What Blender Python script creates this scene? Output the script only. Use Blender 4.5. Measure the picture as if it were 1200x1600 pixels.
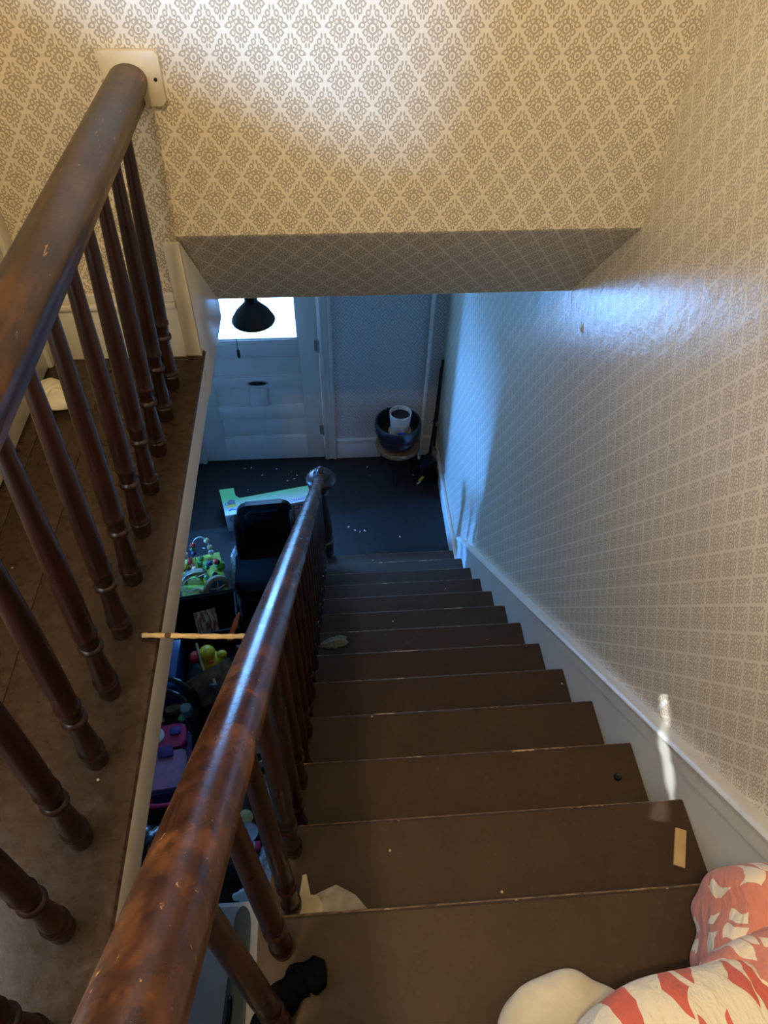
import bpy, bmesh, math, random
from mathutils import Vector, Matrix
random.seed(7)
for o in list(bpy.data.objects): bpy.data.objects.remove(o)
SC = bpy.context.scene
COL = SC.collection

# ------------------------------------------------------------------ camera
CAM = Vector((-0.8523, -0.3807, 1.642)); PITCH, YAW, ROLL, FPX = 0.8365, 0.091, 0.0252, 1114.0
fw = Vector((math.sin(YAW)*math.cos(PITCH), math.cos(YAW)*math.cos(PITCH), -math.sin(PITCH)))
rt = Vector((math.cos(YAW), -math.sin(YAW), 0)); up = rt.cross(fw)
r2 = rt*math.cos(ROLL)+up*math.sin(ROLL); u2 = -rt*math.sin(ROLL)+up*math.cos(ROLL)
cd = bpy.data.cameras.new('camera'); cam = bpy.data.objects.new('camera', cd); COL.objects.link(cam)
m = Matrix((r2, u2, -fw)).transposed().to_4x4(); m.translation = CAM; cam.matrix_world = m
cd.sensor_fit = 'VERTICAL'; cd.sensor_height = 36; cd.lens = 36*FPX/1600; cd.clip_start = 0.02
SC.camera = cam

# ------------------------------------------------------------------ world, view, lights
w = bpy.data.worlds.new('world'); SC.world = w; w.use_nodes = True
w.node_tree.nodes['Background'].inputs[0].default_value = (0.55, 0.7, 1, 1)
w.node_tree.nodes['Background'].inputs[1].default_value = 0.3
SC.view_settings.view_transform = 'Standard'; SC.view_settings.look = 'None'
SC.view_settings.exposure = 0.0; SC.view_settings.gamma = 1; SC.view_settings.use_curve_mapping = False
SC.cycles.use_denoising = True; SC.cycles.max_bounces = 8; SC.cycles.diffuse_bounces = 5
SC.cycles.sample_clamp_indirect = 6.0

# daylight comes in through lit window panes, the side-room one added (strengths here), the upstairs ceiling lamp is in its own builder
DAY_DOOR, DAY_DOOR_COL = 23.0, (0.18, 0.46, 1.0)      # frosted pane of the front door
ADD_SIDE, ADD_SIDE_COL = 1050.0, (0.08, 0.31, 1.0)     # added side-room pane, unseen, for the blue wall stripe
DAY_UP, DAY_UP_COL = 4.6, (0.78, 0.89, 1.0)          # upstairs window in the left wall beside the viewer
LAMP_W, LAMP_COL = 88.0, (1.0, 0.72, 0.36)           # warm ceiling lamp over the upper hall
SUN_W, SUN_COL = 420.0, (0.95, 0.97, 1.0)              # sliver of sun from a spot, cut by added slit plates
PATCH_W, PATCH_COL = 640.0, (0.34, 0.58, 1.0)           # added lamp behind the viewer for the light patch on the end wall

# ------------------------------------------------------------------ key dimensions (metres)
RUN, RISE = 0.25, 0.2151
F = -13*RISE                 # lower floor
ZH = 0.334                   # upper hall floor
XW = 0.02                    # right wall face
YW, ZC, YB, ZB = 1.483, 0.703, 1.907, 0.262   # upstairs end wall, its lower edge, slanted soffit
XH = -1.265                  # edge of the upper hall
XS = -1.055                  # open edge of the stairs
YD = 4.30                    # front wall
XLL = -2.35                  # lower hall left wall
CEIL = 2.95
YBACK = -3.0
WY0, WY1, WZ0, WZ1 = -.75, .20, .72, 1.75   # upstairs window in the left wall, beside the viewer

# ------------------------------------------------------------------ node helpers
def new_mat(name):
    mt = bpy.data.materials.new(name); mt.use_nodes = True
    nt = mt.node_tree; b = nt.nodes['Principled BSDF']; return mt, nt, b
def lin(c):
    return tuple(((v/255)/12.92 if v/255 <= 0.04045 else ((v/255+0.055)/1.055)**2.4) for v in c)+(1.0,)
def N(nt, t, **k):
    n = nt.nodes.new(t)
    for a, v in k.items(): setattr(n, a, v)
    return n
def put(nt, sock, v):
    if v is None: return
    if hasattr(v, 'is_output') or hasattr(v, 'links'): nt.links.new(v, sock)
    else: sock.default_value = v
def M(nt, op, a, b=None, c=None):
    n = N(nt, 'ShaderNodeMath', operation=op); put(nt, n.inputs[0], a); put(nt, n.inputs[1], b); put(nt, n.inputs[2], c)
    return n.outputs[0]
def VM(nt, op, a, b=None):
    n = N(nt, 'ShaderNodeVectorMath', operation=op); put(nt, n.inputs[0], a); put(nt, n.inputs[1], b)
    return n.outputs['Value'] if op in ('LENGTH', 'DOT_PRODUCT') else n.outputs[0]
def MIX(nt, f, a, b):
    n = N(nt, 'ShaderNodeMix', data_type='RGBA'); put(nt, n.inputs[0], f); put(nt, n.inputs[6], a); put(nt, n.inputs[7], b)
    return n.outputs[2]
def NOISE(nt, vec, scale, detail=3, rough=0.5, out=0):
    n = N(nt, 'ShaderNodeTexNoise'); put(nt, n.inputs['Vector'], vec)
    n.inputs['Scale'].default_value = scale; n.inputs['Detail'].default_value = detail; n.inputs['Roughness'].default_value = rough
    return n.outputs[out]
def RAMP(nt, v, lo, hi, a=0.0, b=1.0):
    n = N(nt, 'ShaderNodeMapRange'); put(nt, n.inputs[0], v)
    n.inputs[1].default_value = lo; n.inputs[2].default_value = hi; n.inputs[3].default_value = a; n.inputs[4].default_value = b
    return n.outputs[0]
def OBJ(nt): return N(nt, 'ShaderNodeTexCoord').outputs['Object']
def MAP(nt, vec, scale=(1, 1, 1), rot=(0, 0, 0), loc=(0, 0, 0)):
    n = N(nt, 'ShaderNodeMapping'); put(nt, n.inputs[0], vec)
    n.inputs['Scale'].default_value = scale; n.inputs['Rotation'].default_value = rot; n.inputs['Location'].default_value = loc
    return n.outputs[0]
def BUMP(nt, h, strength=0.2, dist=0.01):
    n = N(nt, 'ShaderNodeBump'); put(nt, n.inputs['Height'], h); n.inputs['Strength'].default_value = strength; n.inputs['Distance'].default_value = dist
    return n.outputs[0]
def GEOPOS(nt): return N(nt, 'ShaderNodeNewGeometry').outputs['Position']
def plain(name, rgb, rough=0.5, metal=0.0, var=0.12, scale=30, coat=0.0, bump=0.0, emit=0.0, spec=0.5):
    mt, nt, b = new_mat(name); c = lin(rgb); v = OBJ(nt)
    n = NOISE(nt, v, scale, 4)
    dk = tuple(x*(1-var*2) for x in c[:3])+(1,); lt = tuple(min(1, x*(1+var)) for x in c[:3])+(1,)
    put(nt, b.inputs['Base Color'], MIX(nt, RAMP(nt, n, .3, .7), dk, lt))
    b.inputs['Roughness'].default_value = rough; b.inputs['Metallic'].default_value = metal
    b.inputs['Coat Weight'].default_value = coat; b.inputs['Specular IOR Level'].default_value = spec
    if bump: put(nt, b.inputs['Normal'], BUMP(nt, n, bump, 0.004))
    if emit:
        b.inputs['Emission Color'].default_value = c; b.inputs['Emission Strength'].default_value = emit
    return mt

# ------------------------------------------------------------------ materials
def wallpaper(name, ax, rough=0.45, tint=(1, 1, 1), ink=.85, lat=.487):
    """damask: ogee lattice of small crowned motifs, printed tan on cream"""
    mt, nt, b = new_mat(name)
    pos = GEOPOS(nt); s = N(nt, 'ShaderNodeSeparateXYZ'); put(nt, s.inputs[0], pos)
    P, Q = 0.0735, 0.108
    uu = M(nt, 'DIVIDE', s.outputs[ax], P); vv = M(nt, 'DIVIDE', s.outputs[2], Q)
    def fr(x, off): return M(nt, 'SUBTRACT', M(nt, 'FRACT', M(nt, 'ADD', x, off)), 0.5)
    au, av, bu, bv = fr(uu, 100), fr(vv, 100), fr(uu, 100.5), fr(vv, 100.5)
    inside = M(nt, 'LESS_THAN', M(nt, 'ADD', M(nt, 'ABSOLUTE', au), M(nt, 'ABSOLUTE', av)), 0.5)
    def sel(x, y): return M(nt, 'ADD', M(nt, 'MULTIPLY', x, inside), M(nt, 'MULTIPLY', y, M(nt, 'SUBTRACT', 1.0, inside)))
    U = M(nt, 'ABSOLUTE', sel(au, bu)); V = sel(av, bv)
    cb = N(nt, 'ShaderNodeCombineXYZ'); put(nt, cb.inputs[0], U); put(nt, cb.inputs[1], V)
    q = cb.outputs[0]
    prims = [('r', 0, -.045, .125, .095, .22), ('d', 0, -.055, .040, .045, 0), ('d', 0, .105, .040, .075, 0), ('r', .085, .075, .055, .045, .34),
             ('d', 0, -.20, .030, .075, 0), ('r', .235, .115, .060, .050, .36), ('r', .315, .015, .070, .045, .34), ('r', .215, -.115, .055, .055, .36), ('d', .165, -.02, .028, .03, 0),
             ('r', .115, -.235, .055, .050, .38), ('r', .130, .225, .055, .050, .38), ('d', .055, .325, .030, .055, 0), ('d', .40, .0, .045, .035, 0), ('d', .045, -.345, .030, .05, 0), ('d', .285, -.115, .035, .03, 0)]
    acc = None
    for k, cx, cy, rx, ry, wd in prims:
        ln = VM(nt, 'LENGTH', VM(nt, 'MULTIPLY', VM(nt, 'SUBTRACT', q, (cx, cy, 0)), (1/rx, 1/ry, 0)))
        mk = M(nt, 'LESS_THAN', ln, 1.0) if k == 'd' else M(nt, 'COMPARE', ln, 1.0, wd)
        acc = mk if acc is None else M(nt, 'MAXIMUM', acc, mk)
    acc = M(nt, 'MULTIPLY', acc, M(nt, 'LESS_THAN', M(nt, 'ADD', M(nt, 'ADD', U, M(nt, 'ABSOLUTE', V)), M(nt, 'MULTIPLY', M(nt, 'SINE', M(nt, 'MULTIPLY', V, 25.0)), .022)), lat))
    cream = lin((234, 225, 206)); tan = lin((170, 154, 128))
    cream = tuple(cream[i]*tint[i] for i in range(3))+(1,); tan = tuple(tan[i]*tint[i] for i in range(3))+(1,)
    n1 = NOISE(nt, pos, 2.2, 4)
    colr = MIX(nt, M(nt, 'MULTIPLY', acc, ink), cream, tan)
    colr = MIX(nt, RAMP(nt, n1, .35, .75, 0, .16), colr, lin((170, 156, 130)))
    put(nt, b.inputs['Base Color'], colr)
    b.inputs['Roughness'].default_value = rough
    n2 = M(nt, 'ADD', NOISE(nt, pos, 30, 5, .65), M(nt, 'MULTIPLY', NOISE(nt, MAP(nt, pos, (1, 1, .35)), 7, 3), 1.6))
    put(nt, b.inputs['Normal'], BUMP(nt, M(nt, 'ADD', M(nt, 'MULTIPLY', acc, .12), n2), 0.30, 0.005))
    return mt
WP_END = wallpaper('wallpaper_end', 0, 0.55)
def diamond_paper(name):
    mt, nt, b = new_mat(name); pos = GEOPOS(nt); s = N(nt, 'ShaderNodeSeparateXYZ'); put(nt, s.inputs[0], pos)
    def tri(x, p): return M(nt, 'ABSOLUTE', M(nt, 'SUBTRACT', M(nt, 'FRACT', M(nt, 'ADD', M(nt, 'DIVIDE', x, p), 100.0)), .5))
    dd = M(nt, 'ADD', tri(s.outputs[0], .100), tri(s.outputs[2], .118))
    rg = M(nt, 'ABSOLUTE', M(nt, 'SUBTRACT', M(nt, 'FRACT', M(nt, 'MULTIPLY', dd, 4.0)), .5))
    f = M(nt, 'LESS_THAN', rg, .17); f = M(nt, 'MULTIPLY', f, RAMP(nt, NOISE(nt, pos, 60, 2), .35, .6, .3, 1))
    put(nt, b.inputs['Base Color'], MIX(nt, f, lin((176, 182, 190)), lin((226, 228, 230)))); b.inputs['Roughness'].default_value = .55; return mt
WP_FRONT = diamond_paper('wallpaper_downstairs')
WP_SIDE = wallpaper('wallpaper_side', 1, 0.23, (1.0, 1.0, 1.0), .62, .53)

def white_paint(name, rgb=(222, 219, 208), rough=0.35, dirt=0.25):
    mt, nt, b = new_mat(name); v = GEOPOS(nt)
    n1 = NOISE(nt, v, 7, 5, .6); n2 = NOISE(nt, v, 60, 4, .7)
    c = MIX(nt, RAMP(nt, n1, .45, .8, 0, dirt), lin(rgb), lin((150, 140, 120)))
    c = MIX(nt, RAMP(nt, n2, .70, .74, 0, .5), c, lin((120, 108, 90)))
    put(nt, b.inputs['Base Color'], c); b.inputs['Roughness'].default_value = rough
    put(nt, b.inputs['Normal'], BUMP(nt, n1, .12, .004)); return mt
WHITE = white_paint('white_paint'); WHITE_DOOR = white_paint('white_door_paint', (208, 210, 210), .4, .2)
WHITE_WORN = white_paint('worn_white_paint', (226, 216, 192), .5, .8)

def brown_paint(name, rgb=(41, 30, 22), rough=0.5, chips=True, nose=False, dust=0.14):
    """worn brown floor paint; bare-wood chips gather along a nosing when nose is set (local y = 0)"""
    mt, nt, b = new_mat(name)
    v = OBJ(nt); oi = N(nt, 'ShaderNodeObjectInfo'); 
    off = VM(nt, 'ADD', v, None); nt.nodes[-1].inputs[1].default_value = (0, 0, 0)
    rn = N(nt, 'ShaderNodeCombineXYZ'); put(nt, rn.inputs[0], M(nt, 'MULTIPLY', oi.outputs['Random'], 37.0)); put(nt, rn.inputs[2], M(nt, 'MULTIPLY', oi.outputs['Random'], 11.0))
    v2 = VM(nt, 'ADD', v, rn.outputs[0])
    n1 = NOISE(nt, v2, 9, 5, .6); n2 = NOISE(nt, v2, 55, 3, .5); n3 = NOISE(nt, MAP(nt, v2, (11, 60, 40)), 1.0, 5, .65)
    base = lin(rgb); dk = tuple(x*.84 for x in base[:3])+(1,); lt = tuple(min(1, x*1.18) for x in base[:3])+(1,)
    b.inputs['Specular IOR Level'].default_value = .35
    c = MIX(nt, RAMP(nt, n1, .3, .75), dk, lt)
    c = MIX(nt, RAMP(nt, n2, .55, .8, 0, dust), c, lin((128, 108, 86)))
    if chips:
        vo = N(nt, 'ShaderNodeTexVoronoi'); put(nt, vo.inputs['Vector'], v2); vo.inputs['Scale'].default_value = 16
        sep = N(nt, 'ShaderNodeSeparateColor'); put(nt, sep.inputs[0], vo.outputs['Color'])
        sp = M(nt, 'MULTIPLY', M(nt, 'LESS_THAN', M(nt, 'ADD', vo.outputs['Distance'], M(nt, 'MULTIPLY', n2, .06)), RAMP(nt, sep.outputs[1], .5, 1, .05, .12)), M(nt, 'GREATER_THAN', sep.outputs[0], .66))
        c = MIX(nt, sp, c, lin((196, 172, 138)))
    if nose:
        s = N(nt, 'ShaderNodeSeparateXYZ'); put(nt, s.inputs[0], v)
        ed = RAMP(nt, s.outputs[1], -.022, -.006, 0, .22)
        ch = M(nt, 'GREATER_THAN', M(nt, 'ADD', n3, ed), .80)
        c = MIX(nt, M(nt, 'MULTIPLY', ch, M(nt, 'GREATER_THAN', s.outputs[1], -.03)), c, lin((214, 178, 122)))
        ln_ = M(nt, 'GREATER_THAN', s.outputs[1], -.0065)
        c = MIX(nt, M(nt, 'MULTIPLY', ln_, RAMP(nt, n2, .35, .6, .1, .75)), c, lin((150, 124, 92)))
    put(nt, b.inputs['Base Color'], c); b.inputs['Roughness'].default_value = rough
    put(nt, b.inputs['Roughness'], RAMP(nt, n2, .3, .7, rough-.08, rough+.14))
    put(nt, b.inputs['Normal'], BUMP(nt, NOISE(nt, v2, 34, 5, .65), .16, .004)); return mt
TREAD = brown_paint('tread_paint', (62, 48, 37), nose=True); RISER = brown_paint('riser_paint', (38, 28, 21), chips=False)
HALLF = brown_paint('hall_floor_paint', (56, 42, 32), .28, dust=.2)
LOWF = brown_paint('lower_floor_paint', (29, 26, 26), .5, dust=.2)

def varnish(name, rgb=(42, 20, 13), wear=0.0, rough=0.28, axis=2, scr=0.0):
    mt, nt, b = new_mat(name); v = OBJ(nt)
    oi = N(nt, 'ShaderNodeObjectInfo'); cb = N(nt, 'ShaderNodeCombineXYZ'); put(nt, cb.inputs[0], M(nt, 'MULTIPLY', oi.outputs['Random'], 9.0)); put(nt, cb.inputs[1], M(nt, 'MULTIPLY', oi.outputs['Random'], 5.0))
    v = VM(nt, 'ADD', v, cb.outputs[0])
    sc = [55, 55, 55]; sc[axis] = 3.5
    g = NOISE(nt, MAP(nt, v, tuple(sc)), 1, 5, .6); n1 = NOISE(nt, v, 5, 4, .6)
    base = lin(rgb); dk = tuple(x*.45 for x in base[:3])+(1,); lt = tuple(min(1, x*1.7) for x in base[:3])+(1,)
    c = MIX(nt, RAMP(nt, g, .3, .7), dk, lt)
    c = MIX(nt, RAMP(nt, n1, .45, .7, 0, .5), c, dk)
    if wear:
        sc2 = [16, 16, 16]; sc2[axis] = 5
        w1 = NOISE(nt, MAP(nt, v, tuple(sc2)), 1, 5, .65)
        c = MIX(nt, RAMP(nt, w1, .50, .66, 0, wear), c, lin((132, 84, 44)))
        sc3 = [130, 130, 130]; sc3[axis] = 22
        w2 = NOISE(nt, MAP(nt, v, tuple(sc3), (0.3, .2, .5)), 1, 3, .6)
        c = MIX(nt, RAMP(nt, w2, .68, .73, 0, scr), c, lin((214, 158, 92)))
    put(nt, b.inputs['Base Color'], c)
    put(nt, b.inputs['Roughness'], RAMP(nt, n1, .3, .7, rough-.06, rough+.12))
    b.inputs['Coat Weight'].default_value = .06; b.inputs['Coat Roughness'].default_value = .25
    put(nt, b.inputs['Normal'], BUMP(nt, NOISE(nt, v, 90, 4, .6), .10, .003)); return mt
WOOD = varnish('varnished_baluster_wood'); RAILW = varnish('worn_handrail_varnish', (62, 34, 20), .62, .24, 1, .8)
HALLRAIL = varnish('hall_handrail_varnish', (48, 29, 20), .25, .34, 1, .45); NEWELW = varnish('newel_wood', (46, 28, 22), 0, .36)

# ------------------------------------------------------------------ mesh helpers
def finish(name, bm, mat, parent=None, loc=(0, 0, 0), smooth=False, rot=(0, 0, 0)):
    me = bpy.data.meshes.new(name); bmesh.ops.recalc_face_normals(bm, faces=bm.faces); bm.to_mesh(me); bm.free()
    if mat: me.materials.append(mat)
    if smooth:
        for p in me.polygons: p.use_smooth = True
        try: me.set_sharp_from_angle(angle=math.radians(smooth if smooth is not True else 40))
        except Exception: pass
    return link(name, me, parent, loc, rot)
def link(name, me, parent=None, loc=(0, 0, 0), rot=(0, 0, 0)):
    o = bpy.data.objects.new(name, me); COL.objects.link(o); o.location = loc; o.rotation_euler = rot; o.parent = parent; return o
def empty(name, loc=(0, 0, 0), rz=0.0):
    o = bpy.data.objects.new(name, None); COL.objects.link(o); o.location = loc; o.rotation_euler = (0, 0, rz); o.empty_display_size = .05; return o
def tag(o, label, cat, group=None, kind=None):
    o['label'] = label; o['category'] = cat
    if group: o['group'] = group
    if kind: o['kind'] = kind
    return o
def struct(o, label=None):
    o['kind'] = 'structure'
    if label: o['label'] = label
    return o
def box_bm(bm, x0, x1, y0, y1, z0, z1, bev=0.0, seg=2):
    vs = [bm.verts.new((x, y, z)) for x in (x0, x1) for y in (y0, y1) for z in (z0, z1)]
    fs = [bm.faces.new([vs[i] for i in f]) for f in ((0, 1, 3, 2), (4, 6, 7, 5), (0, 4, 5, 1), (2, 3, 7, 6), (0, 2, 6, 4), (1, 5, 7, 3))]
    if bev:
        es = list({e for f in fs for e in f.edges})
        bmesh.ops.bevel(bm, geom=es, offset=bev, segments=seg, profile=.5, affect='EDGES')
    return bm
def box(name, x0, x1, y0, y1, z0, z1, mat, parent=None, bev=0.0, loc=(0, 0, 0), rot=(0, 0, 0), seg=2):
    return finish(name, box_bm(bmesh.new(), x0, x1, y0, y1, z0, z1, bev, seg), mat, parent, loc, 35 if bev else False, rot)
def prism_bm(bm, pts, axis, a, b, bev=0.0):
    """polygon pts (2-D) swept along axis from a to b. axis 0: pts=(y,z); 1: (x,z); 2: (x,y)"""
    def P(p, t): return {0: (t, p[0], p[1]), 1: (p[0], t, p[1]), 2: (p[0], p[1], t)}[axis]
    A = [bm.verts.new(P(p, a)) for p in pts]; B = [bm.verts.new(P(p, b)) for p in pts]; n = len(pts)
    bm.faces.new(A); bm.faces.new(B[::-1])
    for i in range(n): bm.faces.new((A[i], B[i], B[(i+1) % n], A[(i+1) % n]))
    if bev: bmesh.ops.bevel(bm, geom=list(bm.edges), offset=bev, segments=2, profile=.5, affect='EDGES')
    return bm
def prism(name, pts, axis, a, b, mat, parent=None, bev=0.0, loc=(0, 0, 0), rot=(0, 0, 0), smooth=False):
    return finish(name, prism_bm(bmesh.new(), pts, axis, a, b, bev), mat, parent, loc, smooth or (35 if bev else False), rot)
def lathe_bm(bm, prof, seg=20, cx=0, cy=0, axis=None, cap=True):
    rings = []
    for r, z in prof:
        rings.append([bm.verts.new((cx+max(r, 1e-4)*math.cos(2*math.pi*i/seg), cy+max(r, 1e-4)*math.sin(2*math.pi*i/seg), z)) for i in range(seg)])
    for A, B in zip(rings, rings[1:]):
        for i in range(seg): bm.faces.new((A[i], A[(i+1) % seg], B[(i+1) % seg], B[i]))
    if cap:
        bm.faces.new(rings[0][::-1]); bm.faces.new(rings[-1])
    return bm
def lathe(name, prof, mat, parent=None, loc=(0, 0, 0), seg=24, rot=(0, 0, 0), cap=True, smooth=40):
    return finish(name, lathe_bm(bmesh.new(), prof, seg, cap=cap), mat, parent, loc, smooth, rot)
def tube_bm(bm, path, rad, seg=10, closed=False):
    pts = [Vector(p) for p in path]; n = len(pts); rings = []
    rr = rad if isinstance(rad, (list, tuple)) else [rad]*n
    prev = None
    for i, p in enumerate(pts):
        t = (pts[(i+1) % n]-pts[i-1]) if closed else (pts[min(i+1, n-1)]-pts[max(i-1, 0)])
        t.normalize()
        if prev is None:
            a = Vector((0, 0, 1)) if abs(t.z) < .9 else Vector((1, 0, 0)); nx = t.cross(a).normalized()
        else:
            nx = (prev-t*prev.dot(t)).normalized()
        prev = nx; ny = t.cross(nx)
        rings.append([bm.verts.new(p+nx*rr[i]*math.cos(2*math.pi*k/seg)+ny*rr[i]*math.sin(2*math.pi*k/seg)) for k in range(seg)])
    for i in range(n if closed else n-1):
        A, B = rings[i], rings[(i+1) % n]
        for k in range(seg): bm.faces.new((A[k], A[(k+1) % seg], B[(k+1) % seg], B[k]))
    if not closed: bm.faces.new(rings[0][::-1]); bm.faces.new(rings[-1])
    return bm
def tube(name, path, rad, mat, parent=None, seg=10, closed=False, loc=(0, 0, 0), rot=(0, 0, 0)):
    return finish(name, tube_bm(bmesh.new(), path, rad, seg, closed), mat, parent, loc, 50, rot)
def sweep(name, prof, p0, p1, upv, mat, parent=None, smooth=40):
    """closed 2-D profile (side, height) swept straight from p0 to p1"""
    p0, p1, upv = Vector(p0), Vector(p1), Vector(upv); t = (p1-p0).normalized(); sd = t.cross(upv).normalized(); uv = sd.cross(t)
    bm = bmesh.new(); K = 1; rs = []
    for p in (p0, p1): rs.append([bm.verts.new(p+sd*a+uv*b) for a, b in prof])
    n = len(prof)
    for i in range(n): bm.faces.new((rs[0][i], rs[0][(i+1) % n], rs[1][(i+1) % n], rs[1][i]))
    bm.faces.new(rs[0][::-1]); bm.faces.new(rs[1])
    return finish(name, bm, mat, parent, (0, 0, 0), smooth)
def text_obj(name, body, size, mat, parent, loc, rot, ext=0.0006):
    cu = bpy.data.curves.new(name, 'FONT'); cu.body = body; cu.size = size; cu.extrude = ext; cu.align_x = 'LEFT'
    t = bpy.data.objects.new(name+'_tmp', cu); COL.objects.link(t)
    dg = bpy.context.evaluated_depsgraph_get(); me = bpy.data.meshes.new_from_object(t.evaluated_get(dg))
    bpy.data.objects.remove(t); me.materials.clear(); me.materials.append(mat); return link(name, me, parent, loc, rot)
def cloth(name, cx, cy, z, rx, ry, h, mat, parent=None, seed=0, rz=0.0, n=26, fold=0.5, edge=.004):
    """crumpled piece of cloth: closed solid, wrinkled top, irregular outline, lying on z"""
    rnd = random.Random(seed); ph = [rnd.uniform(0, 6.28) for _ in range(12)]; bm = bmesh.new(); top, bot = [], []
    R = 9; S = n*2
    def outline(a): return 1+.16*math.sin(2*a+ph[0])+.10*math.sin(3*a+ph[1])+.07*math.sin(5*a+ph[2])+.05*math.sin(9*a+ph[3])
    for j in range(R+1):
        t = j/R; ring = []
        for i in range(S):
            a = 2*math.pi*i/S; r = t*outline(a); x, y = rx*r*math.cos(a), ry*r*math.sin(a)
            k = 3.2/max(rx, ry)
            wv = .5+.5*math.sin(k*(x*math.cos(ph[4])+y*math.sin(ph[4]))*2+ph[5]+1.5*math.sin(k*(y-x)+ph[6]))
            w2 = .5+.5*math.sin(k*(x*math.sin(ph[7])-y*math.cos(ph[7]))*3.1+ph[8])
            zz = edge+h*(1-t**2.2)*(1-fold+fold*(.65*wv+.35*w2)) + h*.12*w2*(t*(1-t)*2)
            ring.append(bm.verts.new((x, y, zz)))
        top.append(ring)
    b = [bm.verts.new((v.co.x*.97, v.co.y*.97, 0)) for v in top[-1]]
    for j in range(R):
        for i in range(S):
            if j == 0: continue
            bm.faces.new((top[j][i], top[j][(i+1) % S], top[j+1][(i+1) % S], top[j+1][i]))
    bm.faces.new(top[1]); bm.faces.new(b[::-1])
    for i in range(S): bm.faces.new((top[-1][i], b[i], b[(i+1) % S], top[-1][(i+1) % S]))
    for v in top[0]: bm.verts.remove(v)
    return finish(name, bm, mat, parent, (cx, cy, z), True, (0, 0, rz))


def daylight(name, col, strength):
    mt, nt, b = new_mat(name); v = OBJ(nt)
    b.inputs['Base Color'].default_value = (.6, .65, .7, 1); b.inputs['Roughness'].default_value = .2
    b.inputs['Emission Color'].default_value = col+(1,)
    put(nt, b.inputs['Emission Strength'], RAMP(nt, NOISE(nt, v, 4, 3), .3, .7, strength*.93, strength*1.07)); return mt

# ================================================================== THE SETTING
# ---- right wall, upstairs end wall with its slanted soffit
struct(box('wall_right', XW, XW+.12, YBACK, YD+.12, F-.05, CEIL, WP_SIDE), 'tall wallpapered wall along the right of the stairs')
we = prism('wall_end', [(YW, CEIL), (YW, ZC+.006), (YW+.006, ZC-.003), (YB-.01, ZB+.012), (YB, ZB), (YB+.08, ZB), (YB+.08, CEIL)], 0, XH, XW, WP_END)
struct(we, 'patterned damask wall above the stairwell, cut back on a slant below')
struct(box('wall_hall_end', -1.90, XH, YW, YB+.08, ZH-.157, CEIL, WP_END), 'patterned wall at the end of the upper hall')
struct(box('wall_left', -1.80, -1.712, YBACK, YW, ZH-.1, CEIL, WHITE_DOOR))
GLOSSW = white_paint('glossy_white_paint', (226, 224, 214), .16, .15)
d2 = struct(box('door_2', -1.712, -1.700, .30, YW-.055, ZH+.006, ZH+2.05, GLOSSW, bev=.003), 'glossy white door beside the upper hall railing')
box('door_panel', -1.701, -1.692, .42, 1.30, ZH+.55, ZH+1.85, GLOSSW, d2, .004)
struct(box('trim_1', -1.712, -1.688, YW-.055, YW, ZH, ZH+2.12, WHITE, bev=.004), 'white door casing in the corner of the upper hall')
# back wall upstairs with a window
struct(box('wall_back', -1.8, .14, YBACK-.1, YBACK, F, CEIL, WHITE_DOOR))
w2 = struct(box('window_2', -1.716, -1.706, WY0, WY1, WZ0, WZ1, daylight('upstairs_daylight', DAY_UP_COL, DAY_UP)))
for ya, yb_ in ((WY0-.05, WY0), (WY1, WY1+.05)): box('window_frame', -1.712, -1.690, ya, yb_, WZ0-.05, WZ1+.05, WHITE, w2, .004)
for za, zb in ((WZ0-.05, WZ0), (WZ1, WZ1+.05), ((WZ0+WZ1)/2-.015, (WZ0+WZ1)/2+.015)): box('window_frame', -1.712, -1.692, WY0, WY1, za, zb, WHITE, w2, .004)
struct(box('ceiling', -1.8, XW+.12, YBACK-.1, YB+.1, CEIL, CEIL+.1, WHITE))
# ---- upper hall floor: planks laid along the hall, edge board with rounded nosing, white fascia
fl = struct(box('floor_1', -1.80, XH, -.55, YB, ZH-.157, ZH-.022, LOWF), 'worn brown painted boards of the upper hall')
edges = [-1.712, -1.661, -1.532]
for a, b in zip(edges, edges[1:]):
    box('plank', a+.0006, b-.0006, -.55, YW, -.022, 0, HALLF, fl, .0015, loc=(0, 0, ZH))
bm = bmesh.new(); prism_bm(bm, [(-1.5312, ZH-.022), (XH+.004, ZH-.022), (XH+.014, ZH-.018), (XH+.018, ZH-.011), (XH+.014, ZH-.004), (XH+.004, ZH), (-1.5312, ZH)], 1, -.55, YW+.02)
finish('edge_board', bm, HALLF, fl, smooth=30)
ld = struct(box('floor_2', -1.80, XW, YBACK, -.50, ZH-.157, ZH, HALLF))
fas = struct(box('trim_2', XH-.005, XH+.006, -1.5, YW+.02, ZH-.157, ZH-.022, WHITE, bev=.002), 'white fascia board below the edge of the upper hall floor')
struct(prism('trim_3', [(YW-.012, ZC-.01), (YW, ZC-.01), (YB, ZB+.0), (YB+.02, ZB), (YB+.02, ZH-.157), (YW-.012, ZH-.157)], 0, XH-.004, XH+.010, WHITE, bev=.0015), 'white board closing the stairwell side under the end wall')
struct(box('trim_4', XH-.034, XH+.010, YW-.014, YW, ZH, ZC-.008, WHITE, bev=.003), 'white corner board beside the hall baseboard')
bb = struct(box('baseboard_hall', -1.69, XH-.034, YW-.016, YW, ZH, ZH+.168, WHITE, bev=.002), 'tall white baseboard at the end of the upper hall')
box('cap_moulding', -1.69, XH-.034, YW-.026, YW, ZH+.168, ZH+.186, WHITE, bb, .005)
box('cap_strip', -1.69, XH-.034, YW-.014, YW, ZH+.186, ZH+.214, WHITE, bb, .004)
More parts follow.
